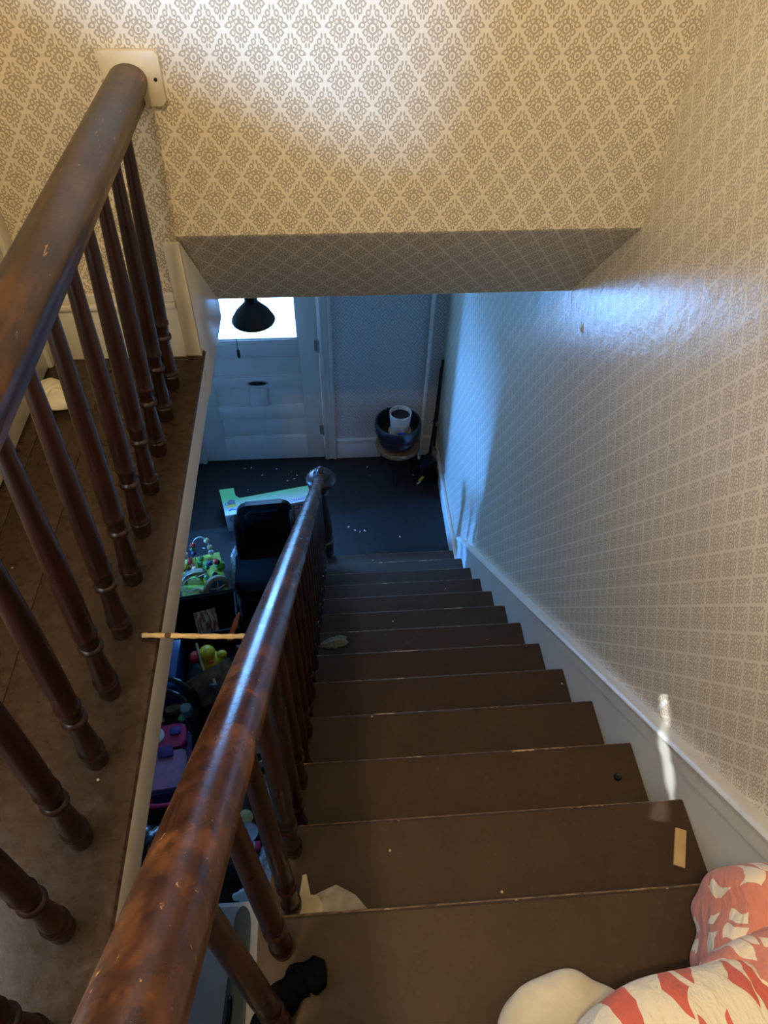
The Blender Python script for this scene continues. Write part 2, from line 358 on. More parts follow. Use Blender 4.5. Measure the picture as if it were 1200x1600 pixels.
# ---- lower hall shell
struct(box('ceiling_lower', XLL-.1, XW, YB+.08, YD+.12, ZB, ZB+.12, WHITE))
struct(box('ceiling_under_hall', XLL-.1, -1.80, -1.0, YB+.08, ZH-.157, ZH-.03, WHITE))
struct(box('floor_3', XLL-.1, XW, -1.1, YD+.12, F-.06, F, LOWF), 'dark painted floor of the lower hall')
struct(box('wall_back_lower', XLL-.1, XW, -1.1, -1.0, F, ZH-.157, WP_END))
struct(prism('wall_left_lower', [(-1.0, F), (2.79, F), (2.79, F+1.95), (3.45, F+1.95), (3.45, F), (YD, F), (YD, ZB+.1), (-1.0, ZB+.1)], 0, XLL-.1, XLL, WP_SIDE))  # doorway gap added to shape the blue stripe on the right wall
# added side room behind the left doorway; its unseen pane throws the blue stripe
struct(prism('wall_side_room', [(-5.6, .8), (XLL-.1, .8), (XLL-.1, .9), (-5.5, .9), (-5.5, 4.5), (XLL-.1, 4.5), (XLL-.1, 4.6), (-5.6, 4.6)], 2, F, .3, WHITE_DOOR))
struct(box('floor_side_room', -5.6, XLL-.1, .8, 4.6, F-.06, F, LOWF)); struct(box('ceiling_side_room', -5.6, XLL-.1, .8, 4.6, .3, .4, WHITE))
w3 = struct(box('added_window', -5.495, -5.475, 2.98, 3.16, F+1.50, F+2.60, daylight('added_side_light', ADD_SIDE_COL, ADD_SIDE)))
for ya, yb_ in ((2.92, 2.98), (3.16, 3.22)): box('window_frame', -5.5, -5.44, ya, yb_, F+1.45, F+2.65, WHITE, w3, .004)
# ---- front wall, casing, baseboard
DX0, DX1, DZT = -2.005, -.970, F+2.30
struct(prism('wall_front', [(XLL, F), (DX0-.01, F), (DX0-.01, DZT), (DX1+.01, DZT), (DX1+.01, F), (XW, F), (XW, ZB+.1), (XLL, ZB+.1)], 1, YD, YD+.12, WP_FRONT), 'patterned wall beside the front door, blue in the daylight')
def casing(name, x0, x1, label):
    o = struct(box(name, x0, x1, YD-.022, YD, F, DZT+.10, WHITE_DOOR, bev=.003), label)
    box('inner_bead', x0+.012, x0+.030, YD-.032, YD-.022, F, DZT, WHITE_DOOR, o, .005); box('outer_bead', x1-.030, x1-.008, YD-.034, YD-.022, F, DZT, WHITE_DOOR, o, .005)
casing('trim_5', DX1+.005, DX1+.110, 'white door casing between front door and patterned wall'); casing('trim_6', DX0-.110, DX0-.005, 'white door casing left of the front door')
struct(box('trim_7', DX0-.115, DX1+.115, YD-.024, YD, DZT, DZT+.11, WHITE_DOOR, bev=.003))
bf = struct(box('baseboard_front', DX1+.112, XW, YD-.018, YD, F, F+.19, WHITE_DOOR, bev=.002), 'white baseboard below the patterned wall by the plant stool')
box('cap_moulding', DX1+.112, XW, YD-.028, YD, F+.19, F+.225, WHITE_DOOR, bf, .006)
bf2 = struct(box('baseboard_left', XLL, DX0-.117, YD-.018, YD, F, F+.21, WHITE_DOOR, bev=.002))
# ---- front door: stiles, rails, raised panels, lit pane, hinges, oval mail slot
door = empty('door_1', (DX0, YD, F)); struct(door, 'old panelled front door with a large frosted pane')
def dbox(n, x0, x1, z0, z1, y0, y1, mat=WHITE_DOOR, bev=.003, parent=door): return box(n, x0-DX0, x1-DX0, y0-YD, y1-YD, z0-F, z1-F, mat, parent, bev)
PX0, PX1 = -1.825, -1.118
dbox('stile', DX0, PX0, F+.012, DZT, YD-.006, YD+.038); dbox('stile', PX1, DX1, F+.012, DZT, YD-.006, YD+.038)
zr = [(F+.012, -2.530), (-2.315, -2.190), (-1.995, -1.885), (-1.690, -1.535), (-.66, DZT)]
for a, b in zr: dbox('rail', PX0, PX1, a, b, YD-.006, YD+.038)
dbox('muntin', -1.545, -1.412, -2.190, -1.995, YD-.006, YD+.038)
for x0, x1, z0, z1 in ((PX0, PX1, -2.530, -2.315), (PX0, -1.545, -2.190, -1.995), (-1.412, PX1, -2.190, -1.995), (PX0, PX1, -1.885, -1.690)):
    p = dbox('panel', x0-.004, x1+.004, z0-.004, z1+.004, YD+.012, YD+.026)
    bm = bmesh.new()
    for (a, b, c, e) in ((x0, x1, z0, z0+.012), (x0, x1, z1-.012, z1), (x0, x0+.012, z0+.012, z1-.012), (x1-.012, x1, z0+.012, z1-.012)):
        box_bm(bm, a-DX0, b-DX0, .002, .013, c-F, e-F, .003, 1)
    finish('panel_moulding', bm, WHITE_DOOR, p, smooth=30)
pane = dbox('glass_pane', PX0-.003, PX1+.003, -1.538, -.657, YD+.012, YD+.020, daylight('front_door_daylight', DAY_DOOR_COL, DAY_DOOR), 0)
pane['label'] = 'bright frosted glass pane'
for (a, b, c, e) in ((PX0, PX1, -1.538, -1.522), (PX0, PX1, -.672, -.657), (PX0, PX0+.014, -1.522, -.672), (PX1-.014, PX1, -1.522, -.672)):
    dbox('glazing_bead', a, b, c, e, YD-.002, YD+.012, bev=.004)
METAL = plain('old_painted_metal', (150, 152, 150), .4, .3); BRASSD = plain('tarnished_brass', (70, 62, 50), .4, .8); BLACKHOLE = plain('dark_slot', (10, 9, 9), .6)
for z in (-1.60, -2.46):
    h = lathe('hinge', [(.011, -.05), (.011, .05)], METAL, door, (DX1-DX0+.004, -.012, z-F), 12)
    dbox('hinge_leaf', DX1-.030, DX1-.004, z-.048, z+.048, YD-.010, YD-.004, METAL, .001)
    for dz in (.053, -.053): lathe('hinge_tip', [(.006, -.008), (.010, -.003), (.010, .003), (.006, .008)], METAL, h, (0, 0, dz), 10)
def ellipse_ring(name, rx, rz, th, y, mat, parent, loc, disc=False):
    path = [(rx*math.cos(2*math.pi*i/32), y, rz*math.sin(2*math.pi*i/32)) for i in range(32)]
    if disc: return prism(name, [(p[0], p[2]) for p in path], 1, y-.003, y, mat, parent, loc=loc)
    return tube(name, path, th, mat, parent, 8, True, loc)
sl = ellipse_ring('mail_slot', .086, .022, 0, -.008, METAL, door, (-1.475-DX0, 0, -1.943-F), True)
ellipse_ring('slot_opening', .062, .013, 0, -.012, BLACKHOLE, sl, (0, 0, 0), True); ellipse_ring('slot_rim', .064, .015, .004, -.012, BRASSD, sl, (0, 0, 0))
# ---- skirting along the stairs and baseboard of the right wall below it
SL = RISE/RUN; SKT = .150
yend = 2.90
sk = struct(prism('trim_8', [(-1.0, SKT+SL*1.0-.035), (yend, SKT-SL*yend-.035), (yend, F), (2.6, F), (-1.0, SKT+SL-.035-.62)], 0, 0, XW, WHITE, bev=.0), 'white skirting board stepping down beside the stairs under the patterned wall')
prof = [(.020, -.042), (.000, -.042), (.000, -.037), (-.010, -.034), (-.010, .006), (-.016, .010), (-.018, .020), (-.012, .028), (.0, .032), (.020, .032)]
p0 = Vector((0, -1.0, SKT+SL*1.0-.01)); p1 = Vector((0, yend, SKT-SL*yend-.01))
o = sweep('skirting_cap', [(a, b) for a, b in prof], p0, p1, (0, 0, 1), WHITE, sk)
br = struct(box('baseboard_right', .002, XW, yend, YD, F, F+.185, WHITE, bev=.002), 'white baseboard on the right wall below the stairs')
box('cap_moulding', -.010, XW, yend, YD, F+.185, F+.22, WHITE, br, .006)

# ================================================================== STAIRS
stairs = tag(empty('staircase', (XS, 3.0, F)), 'brown painted wooden staircase with chipped nosings going down to the front door', 'stairs')
bm = bmesh.new(); TH = .030
prism_bm(bm, [(-RUN-.004, 0), (-.012, 0), (-.004, -.004), (0, -.014), (-.004, -.025), (-.012, -TH), (-RUN-.004, -TH)], 0, 0, 0-XS-.0005)
tm = bpy.data.meshes.new('tread'); bmesh.ops.recalc_face_normals(bm, faces=bm.faces); bm.to_mesh(tm); bm.free(); tm.materials.append(TREAD)
bm = box_bm(bmesh.new(), .02, -XS-.0005, -.045, -.027, -RISE, -TH); rm = bpy.data.meshes.new('riser'); bm.to_mesh(rm); bm.free(); rm.materials.append(RISER)
for k in range(-1, 13):
    z = -k*RISE if k >= 0 else .170
    link('tread', tm, stairs, (0, k*RUN-3.0, z-F)); link('riser', rm, stairs, (0, k*RUN-3.0, z-F))
zig = []
for k in range(-1, 13):
    z = (-k*RISE if k >= 0 else .170)-TH
    zig += [((k-1)*RUN-.045, z), (k*RUN-.045, z)]
zig += [(12*RUN-.045, F), (-.55, F)]
prism('string_board', [(y-3.0, z-F) for y, z in zig], 0, .022, .040, brown_paint('string_paint', (66, 54, 44), chips=False), stairs)
ch = [(0, 3.02)]

# ---- turned baluster profile
def bal_prof(L):
    return [(.0245, 0), (.026, .004), (.026, .036), (.0285, .039), (.0285, .044), (.0255, .047), (.0285, .050), (.0285, .055), (.0240, .059), (.0245, .066),
            (.0235, .09), (.0195, .135), (.0175, .158), (.0195, .161), (.0265, .166), (.0275, .171), (.0265, .176), (.0210, .180), (.0215, .186), (.0225, .207),
            (.0255, .210), (.0262, .215), (.0250, .220), (.0232, .223), (.0238, .26), (.0240, .33), (.0225, .45), (.0175, L-.10), (.0150, L)]
def bal_mesh(L):
    bm = lathe_bm(bmesh.new(), [(r*.83, z) for r, z in bal_prof(L)], 18); me = bpy.data.meshes.new('baluster'); bmesh.ops.recalc_face_normals(bm, faces=bm.faces); bm.to_mesh(me); bm.free()
    for p in me.polygons: p.use_smooth = True
    me.set_sharp_from_angle(angle=math.radians(50)); me.materials.append(WOOD); return me
def rail_prof(wd, ht):
    pts = []
    for i in range(15):
        a = math.pi*(-.12+1.24*i/14); pts.append((wd/2*math.cos(a), ht*.10+ht*.40*math.sin(a)))
    pts += [(-wd*.40, -ht*.20), (-wd*.30, -ht*.30), (-wd*.30, -ht*.5), (wd*.30, -ht*.5), (wd*.30, -ht*.30), (wd*.40, -ht*.20)]
    return pts
# ---- stair railing
XR = -1.003; RC = .805
sr = tag(empty('stair_railing', (-.975, 3.02, F)), 'sloping dark wooden stair railing with worn handrail, turned balusters and round-capped newel post', 'railing')
P = sr.location
def rp(y): return Vector((XR+.022*max(0, (y+.3))/3.3, y, -SL*y+RC))
hr = sweep('handrail', rail_prof(.072, .076), rp(-.72)-P, rp(2.93)-P, (0, 0, 1), RAILW, sr, 50)
ma, mb = bal_mesh(RC-.03+SL*.065), bal_mesh(RC-.03+SL*.19)
for k in range(-1, 13):
    z = -k*RISE if k >= 0 else .170
    for me, dy in ((ma, .065), (mb, .190)):
        y = k*RUN-dy
        if y > 2.85: continue
        link('baluster', me, sr, Vector((rp(y).x-.002, y, z+.0005))-P)
# newel: square-ish turned post, wide disc cap with a pointed knob
NH = 1.015
nw = lathe('newel_post', [(.062, 0), (.064, .01), (.064, .16), (.058, .175), (.068, .185), (.068, .205), (.056, .215), (.060, .26), (.060, .34), (.052, .352), (.066, .362), (.066, .385), (.054, .395),
      (.058, .42), (.060, .50), (.055, .62), (.044, .76), (.036, .84), (.036, .86), (.046, .875), (.046, .89), (.038, .90), (.044, .94), (.060, .97)], NEWELW, sr, (0, 0, 0), 28)
cp = lathe('newel_cap', [(.060, .968), (.092, .985), (.102, 1.005), (.102, 1.018), (.094, 1.034), (.072, 1.046), (.048, 1.052), (.046, 1.058), (.051, 1.066), (.046, 1.078), (.030, 1.086), (.026, 1.092), (.028, 1.100), (.022, 1.112), (.008, 1.122), (.001, 1.124)], NEWELW, nw, (0, 0, 0), 32)
# ---- upper hall railing (leans a little over the well)
XB0, XB1, ZR = -1.325, -1.289, 1.040
hrl = tag(empty('hall_railing', (XB0, YW, ZH)), 'level dark wooden hall railing with turned balusters fixed to the patterned wall', 'railing')
P2 = hrl.location
hm = bal_mesh(ZR-ZH+.012); tilt = math.atan2(XB1-XB0, ZR-ZH)
for i in range(17):
    link('baluster', hm, hrl, Vector((XB0, 1.321-i*.1398, ZH))-P2, (0, tilt, 0))
sweep('handrail', rail_prof(.088, .086), Vector((XB1-.002, -1.35, ZR+.040))-P2, Vector((XB1-.002, YW-.014, ZR+.040))-P2, (-.05, 0, 1), HALLRAIL, hrl, 50)
rz_ = prism('wall_plate', [(-.070, .062), (.058, .062), (.066, .052), (.066, -.042), (.056, -.052), (-.040, -.052), (-.062, -.020)], 1, -.020, 0, WHITE_WORN, hrl, .003, (XB1+.008-P2.x, 0, ZR+.045-P2.z))
rz_['label'] = 'worn white painted wall plate'
for sx in (-.046, .052): lathe('screw', [(.004, 0), (.004, .003), (.002, .004)], BLACKHOLE, rz_, (sx, -.020, .005), 10, (math.pi/2, 0, 0))

BLACK_MET0 = plain('black_flap', (20, 20, 22), .6)
# ---- added cool lamp, unseen, for the light patch on the end wall; its flap cuts the beam off on a slant
kl = tag(empty('added_lamp', (-1.25, -2.2, ZH)), 'added cool spot lamp behind the viewer lighting the end wall', 'lamp')
lathe('added_lamp_base', [(.10, 0), (.10, .015), (.02, .025)], WHITE, kl); tube('added_lamp_pole', [(0, 0, .02), (0, 0, 1.48)], .012, WHITE, kl)
lathe('added_lamp_head', [(.030, -.06), (.05, .0), (.055, .02)], WHITE, kl, (0, 0, 1.5), rot=(math.radians(-93), 0, 0), cap=False)
sl_ = bpy.data.lights.new('added_lamp_spot', 'SPOT'); sl_.energy = PATCH_W; sl_.color = PATCH_COL; sl_.spot_size = math.radians(20); sl_.spot_blend = 1.0; sl_.shadow_soft_size = .004
so_ = bpy.data.objects.new('added_lamp_spot', sl_); COL.objects.link(so_); so_.parent = kl; so_.location = (0, .03, 1.516)
prism('beam_flap', [(-.0054-.06, -.0257+.0288), (.0251+.06, -.0403-.0288), (.085, -.11), (-.08, -.11)], 1, .179, .181, BLACK_MET0, kl, loc=(0, 0, 1.516))
tube('flap_arm', [(-.03, .0, 1.40), (-.03, .18, 1.43)], .004, WHITE, kl)
so_.rotation_euler = (Vector((-1.05, 1.483, 1.26))-Vector((-1.25, -2.17, 1.85))).to_track_quat('-Z', 'Y').to_euler()

# ---- sliver of sunlight from a spot between two added, unseen slit plates at the upstairs window
S0 = Vector((-1.685, -.10, 1.70)); A0 = Vector((-.075, .205, -.215)); B0 = Vector((.02, .50, -.16))
dA, dB = (A0-S0).normalized(), (B0-S0).normalized(); dM = (dA+dB).normalized(); nN = dA.cross(dB).normalized(); eE = nN.cross(dM)
sn = bpy.data.lights.new('sun_sliver', 'SPOT'); sn.energy = SUN_W; sn.color = SUN_COL; sn.spot_size = math.radians(7.5); sn.spot_blend = .1; sn.shadow_soft_size = .0006
sno = bpy.data.objects.new('sun_sliver', sn); COL.objects.link(sno); sno.location = S0; sno.rotation_euler = dM.to_track_quat('-Z', 'Y').to_euler()
SLITM = plain('slit_plate_grey', (190, 186, 176), .9)
for sg, nm in ((1, 'upper'), (-1, 'lower')):
    bm = bmesh.new(); c0 = S0+dM*.12
    for a_, b_ in ((-.05, .05),):
        q_ = [bm.verts.new(c0+eE*e_+nN*(sg*n_)+dM*t_) for t_ in (0, .002) for e_, n_ in ((-.05, .0009), (-.006, .0008), (-.0045, .0002), (-.003, .0009), (.002, .0010), (.0035, .0001), (.005, .0007), (.05, .0009), (.05, .03), (-.05, .03))]
        n_ = len(q_)//2; bm.faces.new(q_[:n_]); bm.faces.new(q_[n_:][::-1])
        for i in range(n_): bm.faces.new((q_[i], q_[n_+i], q_[n_+(i+1) % n_], q_[(i+1) % n_]))
    finish('slit_plate', bm, SLITM, w2)

# ---- ceiling lamp upstairs (out of view, lights the hall)
lp = tag(empty('ceiling_lamp', (-1.20, -.65, CEIL)), 'white ceiling lamp over the upper hall', 'lamp')
lathe('canopy', [(.07, -.03), (.07, 0)], WHITE, lp); 
lathe('shade', [(.13, -.16), (.15, -.06), (.10, -.03)], white_paint('shade_glass', (240, 236, 226), .4, .05), lp, cap=False)
ll = bpy.data.lights.new('lamp_bulb', 'POINT'); ll.energy = LAMP_W; ll.color = LAMP_COL; ll.shadow_soft_size = .045
lo = bpy.data.objects.new('lamp_bulb', ll); COL.objects.link(lo); lo.parent = lp; lo.location = (0, 0, -.20)

# ================================================================== THINGS DOWNSTAIRS
BLACK_MET = plain('black_metal', (22, 22, 24), .45, .2); BLACK_PL = plain('black_plastic', (7, 7, 8), .45, var=.2, spec=.35); BLACK_FAB = plain('black_fabric', (6, 6, 7), .95, spec=.15, var=.2, scale=120, bump=.3)
# ---- pendant lamp with black cone shade and pull cord
LX, LY = -1.288, 3.10
pl = tag(empty('pendant_lamp', (LX, LY, ZB)), 'black cone pendant lamp hanging in front of the bright door pane', 'lamp')
lathe('ceiling_rose', [(.05, -.025), (.055, -.01), (.055, 0)], BLACK_MET, pl)
tube('cord', [(0, 0, -.02), (0, 0, -.70)], .005, BLACK_MET, pl, 8)
lathe('lamp_shade', [(.118, -.858), (.121, -.852), (.118, -.846), (.095, -.805), (.055, -.762), (.038, -.742), (.036, -.735), (.034, -.742), (.052, -.766), (.092, -.808), (.115, -.850)], BLACK_MET, pl, cap=False, seg=36)
lathe('socket', [(.030, -.745), (.036, -.735), (.036, -.700), (.028, -.685), (.012, -.68)], BLACK_MET, pl)
lathe('lamp_holder', [(.020, -.80), (.028, -.79), (.028, -.745)], BLACK_MET, pl)
pc = tube('pull_cord', [(-.098, .0, -.02), (-.106, 0, -.5), (-.112, 0, -1.05)], .0022, BLACK_MET, pl, 6)
lathe('cord_handle', [(.004, 0), (.009, -.010), (.010, -.045), (.008, -.055), (.002, -.056)], BLACK_MET, pc, (-.112, 0, -1.045), 12)

# ---- plant stool, blue bowl, white pot, broom, pipe
SX, SY = -.345, 4.065
WOODT = varnish('stool_wood', (112, 78, 46), 0, .5, 0)
st = tag(empty('plant_stool', (SX, SY, F)), 'small round wooden stool on black hairpin legs by the patterned wall', 'stool')
lathe('seat', [(.168, .318), (.184, .324), (.188, .340), (.188, .356), (.182, .364)], WOODT, st, seg=40)
for i in range(3):
    a = math.radians(-100+i*120); c, s_ = math.cos(a), math.sin(a); q = .045
    def L(r, t, z): return (r*c-t*s_, r*s_+t*c, z)
    tube('hairpin_leg', [L(.135, -q, .319), L(.168, -.012, .016), L(.172, -.006, .006), L(.173, 0, .005), L(.172, .006, .006), L(.168, .012, .016), L(.135, q, .319)], .0055, BLACK_MET, st, 8)
NAVY = plain('dark_blue_glaze', (34, 36, 46), .28, var=.2, scale=8, coat=.3); EARTH = plain('dark_soil', (44, 34, 27), .95, var=.4, scale=60, bump=.8)
bw = tag(empty('ceramic_bowl', (SX-.005, SY-.005, F+.3645)), 'wide dark blue ceramic planter bowl on the hairpin stool', 'bowl')
lathe('bowl_body', [(.12, 0.0000), (.15, 0.0240), (.168, 0.0720), (.165, 0.1020), (.178, 0.1140), (.190, 0.1500), (.194, 0.1980), (.190, 0.2340), (.182, 0.2436), (.172, 0.2400), (.166, 0.2160), (.160, 0.1560), (.14, 0.1080)], NAVY, bw, seg=44, cap=False)
lathe('bowl_base', [(.10, .0), (.118, .004), (.118, .02)], NAVY, bw, seg=40)
lathe('soil', [(.158, .105), (.158, .118), (.10, .124), (.03, .121), (.001, .121)], EARTH, bw, seg=36)
TERRA = plain('cream_saucer', (196, 178, 146), .6)
pt = tag(empty('plant_pot', (SX+.012, SY-.01, F+.489)), 'white flower pot of dry soil standing in the dark blue bowl', 'plant pot')
WPOT = plain('white_pot', (214, 214, 212), .5, var=.05)
lathe('saucer', [(.075, 0), (.088, .004), (.095, .018), (.090, .020), (.082, .010)], TERRA, pt, seg=32)
lathe('pot_body', [(.066, .008), (.070, .012), (.080, .09), (.089, .20), (.090, .212), (.085, .213), (.081, .19), (.078, .16)], WPOT, pt, seg=36, cap=False)
lathe('pot_soil', [(.079, .160), (.079, .176), (.04, .186), (.001, .184)], EARTH, pt, seg=28)
tube('dry_stem', [(-.02, .02, .18), (-.024, .024, .215), (-.018, .03, .235)], .003, EARTH, pt, 6); tube('dry_stem', [(.03, .01, .18), (.045, .02, .20), (.06, .018, .205)], .003, EARTH, pt, 6)
BLUE = plain('blue_plastic', (34, 76, 190), .4, var=.08)
box('plant_label', -.028, .028, -.118, -.112, -.01, .052, BLUE, pt, .001, rot=(math.radians(-14), 0, 0))['label'] = 'small blue label'
tag(tube('garden_twig', [(SX-.10, SY-.09, F+.49), (SX-.09, SY-.105, F+.52), (SX-.075, SY-.115, F+.54)], .008, TERRA, None, 8), 'short pale stub poking out of the soil in the blue bowl', 'stick')
GREYP = plain('white_pipe', (236, 238, 240), .4, var=.06)
pp = tag(empty('vertical_pipe', (-.12, 4.245, F)), 'thin white pipe rising in the corner between stool and broom', 'pipe')
tube('pipe_run', [(-.006, 0, 0), (.012, 0, .9), (.030, .0, ZB-F)], .0155, GREYP, pp, 14)
lathe('pipe_coupling', [(.019, -.025), (.021, -.02), (.021, .02), (.019, .025)], GREYP, pp, (.012, 0, .78), 16)
# upright dustpan and broom leaning into the corner
bt = tag(empty('upright_dustpan', (-.075, 3.97, F)), 'black upright dustpan with a long handle leaning in the corner', 'dustpan')
tube('dustpan_handle', [(.000, .05, .22), (.03, .10, .55), (.062, .185, 1.02)], .011, BLACK_PL, bt, 10)
tube('handle_grip', [(.058, .175, .95), (.064, .190, 1.05)], .014, BLACK_PL, bt, 12)
prism('pan', [(-.115, .0), (.080, .0), (.086, .05), (.045, .20), (.012, .27), (-.030, .26), (-.085, .14), (-.118, .05)], 1, -.055, .06, BLACK_PL, bt, .012)
LBL = plain('yellow_label', (206, 180, 40), .5, var=.1)
prism('yellow_sticker', [(-.098, .055), (-.062, .105), (-.045, .085), (-.080, .035)], 1, -.0575, -.0555, LBL, bt); prism('white_sticker', [(-.108, .012), (-.082, .050), (-.070, .035), (-.094, .004)], 1, -.0575, -.0555, WPOT, bt)
bo = tag(empty('broom', (-.018, 4.13, F)), 'black long-handled broom with clear clip beside the dustpan', 'broom')
tube('broom_handle', [(-.012, -.04, .20), (.004, .02, .60), (.022, .09, 1.08)], .011, BLACK_PL, bo, 10)
CLEAR = plain('grey_plastic', (120, 120, 122), .25, var=.1)
prism('broom_head', [(-.045, .14), (.02, .14), (.016, .25), (-.012, .29), (-.032, .26)], 1, -.085, -.035, CLEAR, bo, .008)
prism('bristles', [(-.060, .0), (.030, .0), (.020, .14), (-.046, .14)], 1, -.095, -.03, BLACK_FAB, bo, .004)
box('clip', -.030, .014, -.035, .03, .50, .525, CLEAR, bo, .004)

# ---- printed carton beside the newel
CG = None
def carton_mat():
    mt, nt, b = new_mat('green_white_print'); s = N(nt, 'ShaderNodeSeparateXYZ'); put(nt, s.inputs[0], OBJ(nt))
    g = RAMP(nt, M(nt, 'ADD', s.outputs[1], M(nt, 'MULTIPLY', NOISE(nt, OBJ(nt), 6, 2), .05)), .045, .20)
    c = MIX(nt, g, lin((214, 226, 236)), lin((120, 206, 130))); put(nt, b.inputs['Base Color'], c); b.inputs['Roughness'].default_value = .35; return mt
bxo = tag(empty('toy_carton', (-1.764, 3.460, F), math.radians(11.5)), 'long green and white printed toy carton on the dark floor', 'box')
CARD = carton_mat(); GREYC = plain('grey_card', (150, 148, 146), .6, var=.08)
prism('carton_body', [(0, 0), (.70, 0), (.70, .165), (.135, .165), (.105, .205), (.105, .290), (-.012, .300)], 2, 0, .195, GREYC, bxo, .002)
prism('carton_top', [(0, 0), (.70, 0), (.70, .165), (.135, .165), (.105, .205), (.105, .290), (-.012, .300)], 2, .195, .200, CARD, bxo)
INK = plain('dark_ink', (40, 40, 48), .5); INKB = plain('blue_ink', (70, 110, 190), .5); YEL = plain('yellow_ink', (226, 208, 90), .5)
FR = (math.pi/2, 0, 0)
text_obj('lettering', 'CU', .075, INK, bxo, (.025, -.0015, .125), FR); text_obj('lettering', "TOYS", .075, INK, bxo, (.49, -.0015, .125), FR)
text_obj('lettering', 'OMAISC', .040, INKB, bxo, (.52, .012, .2005), (0, 0, math.radians(2))); text_obj('lettering', 'a', .05, INKB, bxo, (.36, .02, .2005), (0, 0, 0)); text_obj('lettering', 'D', .04, INKB, bxo, (.012, .110, .2005), (0, 0, 0))
prism('printed_patch', [(.03, .085), (.095, .08), (.098, .105), (.032, .11)], 2, .2, .2012, YEL, bxo); prism('printed_patch', [(.035, .112), (.095, .108), (.092, .155), (.06, .165), (.038, .15)], 2, .2, .2012, plain('grey_ink', (120, 128, 150), .5), bxo)
prism('printed_patch', [(.03, .05), (.06, .062), (.095, .05), (.09, .04), (.06, .05), (.036, .04)], 2, .2, .2012, plain('deep_blue_ink', (50, 90, 200), .5), bxo)
box('printed_patch', .05, .10, -.0016, -.0004, .04, .075, INK, bxo, 0)

# ---- black child seat
cs = tag(empty('child_seat', (-1.385, 2.86, F), math.radians(4)), 'black padded child seat with a tall rounded back beside the carton', 'child seat')
def rrect(x0, x1, y0, y1, r, n=6):
    out = []
    for cx, cy, a0 in ((x1-r, y1-r, 0), (x0+r, y1-r, 90), (x0+r, y0+r, 180), (x1-r, y0+r, 270)):
        for i in range(n+1):
            a = math.radians(a0+90*i/n); out.append((cx+r*math.cos(a), cy+r*math.sin(a)))
    return out
prism('backrest', rrect(-.20, .20, .22, .68, .075), 1, .20, .25, BLACK_PL, cs, .014, rot=(math.radians(-8), 0, 0))
for sx in (-1, 1):
    prism('side_wing', [(.06, .26), (.24, .24), (.24, .62), (.20, .66), (.14, .60), (.09, .42)], 0, sx*.20-.02, sx*.20+.02, BLACK_PL, cs, .012)
prism('back_pad', rrect(-.15, .15, .30, .63, .06), 1, .17, .21, BLACK_FAB, cs, .014, rot=(math.radians(-8), 0, 0))
prism('seat_cushion', rrect(-.245, .245, -.22, .20, .09), 2, .16, .31, BLACK_FAB, cs, .03)
prism('seat_base', rrect(-.225, .225, -.25, .24, .07), 2, .0, .17, BLACK_PL, cs, .015)
prism('front_apron', rrect(-.22, .22, -.02, .26, .06), 1, -.27, -.215, BLACK_FAB, cs, .016)
SPECK = plain('speckled_white_cloth', (176, 186, 190), .9, var=.3, scale=70, bump=.4)
cl = tag(cloth('draped_cloth', -1.680, 3.06, F, .035, .26, .16, SPECK, None, 3, math.radians(8)), 'speckled white cloth squeezed between black seat and bead toy', 'cloth')

# ---- bead maze toy
LIME = plain('lime_green_wood', (150, 176, 62), .5, var=.15); BEIGE = plain('beige_wood', (150, 140, 112), .55); WIRE = plain('white_wire', (210, 208, 196), .4)
RED = plain('red_paint', (176, 40, 28), .4); ORANGE = plain('orange_plastic', (206, 84, 26), .4); YELLOW = plain('yellow_plastic', (206, 184, 40), .45); GREENP = plain('green_paint', (52, 132, 74), .4); DBLUE = plain('navy_paint', (28, 34, 74), .4); TEAL = plain('teal_plastic', (30, 96, 128), .3); CREAM = plain('cream_bead', (206, 196, 140), .4)
bz = tag(empty('bead_maze', (-1.885, 2.85, F), math.radians(14)), 'lime green wooden bead maze with looping white wires and coloured beads', 'toy')
box('base_box', -.16, .16, -.20, .20, .0, .22, LIME, bz, .008)
for x, y, w_, h_, c, nm in ((-.09, -.201, .05, .06, GREENP, 'painted_square'), (.05, -.201, .05, .05, RED, 'painted_square'), (-.02, -.201, .03, .04, YELLOW, 'painted_square')): box(nm, x-w_, x+w_, y-.004, y, .08-h_, .08+h_, c, bz, .001)
prism('arch_panel', [(-.13, .22), (-.13, .28), (-.10, .32), (-.04, .335), (.02, .32), (.045, .28), (.045, .22), (.02, .22), (.015, .27), (-.02, .30), (-.06, .305), (-.09, .29), (-.105, .26), (-.105, .22)], 1, -.04, .0, BEIGE, bz, .004)
wh = lathe('wheel', [(.085, -.018), (.095, -.012), (.095, .012), (.085, .018)], BEIGE, bz, (.085, -.145, .24), 28, (math.radians(72), 0, math.radians(24)))
lathe('wheel_disc', [(.066, -.022), (.066, .022)], TEAL, wh, (0, 0, 0), 24)
for k in range(5):
    a = k*math.pi*2/5; tube('spoke', [(0, 0, .024), (.06*math.cos(a), .06*math.sin(a), .024)], .004, WIRE, wh, 6)
wires = [[(-.02, .17, .22), (-.02, .18, .34), (.0, .18, .42), (.04, .18, .45), (.08, .18, .42), (.10, .18, .34), (.10, .17, .22)],
         [(-.14, .12, .22), (-.13, .13, .34), (-.09, .14, .38), (-.06, .10, .30), (-.03, .05, .22)],
         [(-.15, .0, .22), (-.17, .02, .34), (-.20, .04, .38), (-.22, .02, .30), (-.15, -.03, .22)],
         [(.02, -.06, .22), (.04, -.10, .36), (-.02, -.14, .40), (-.10, -.13, .38), (-.13, -.17, .36), (-.10, -.20, .34), (-.04, -.18, .33), (.0, -.16, .22)],
         [(.12, .06, .22), (.13, .02, .33), (.10, -.02, .37), (.06, .02, .33), (.05, .06, .22)]]
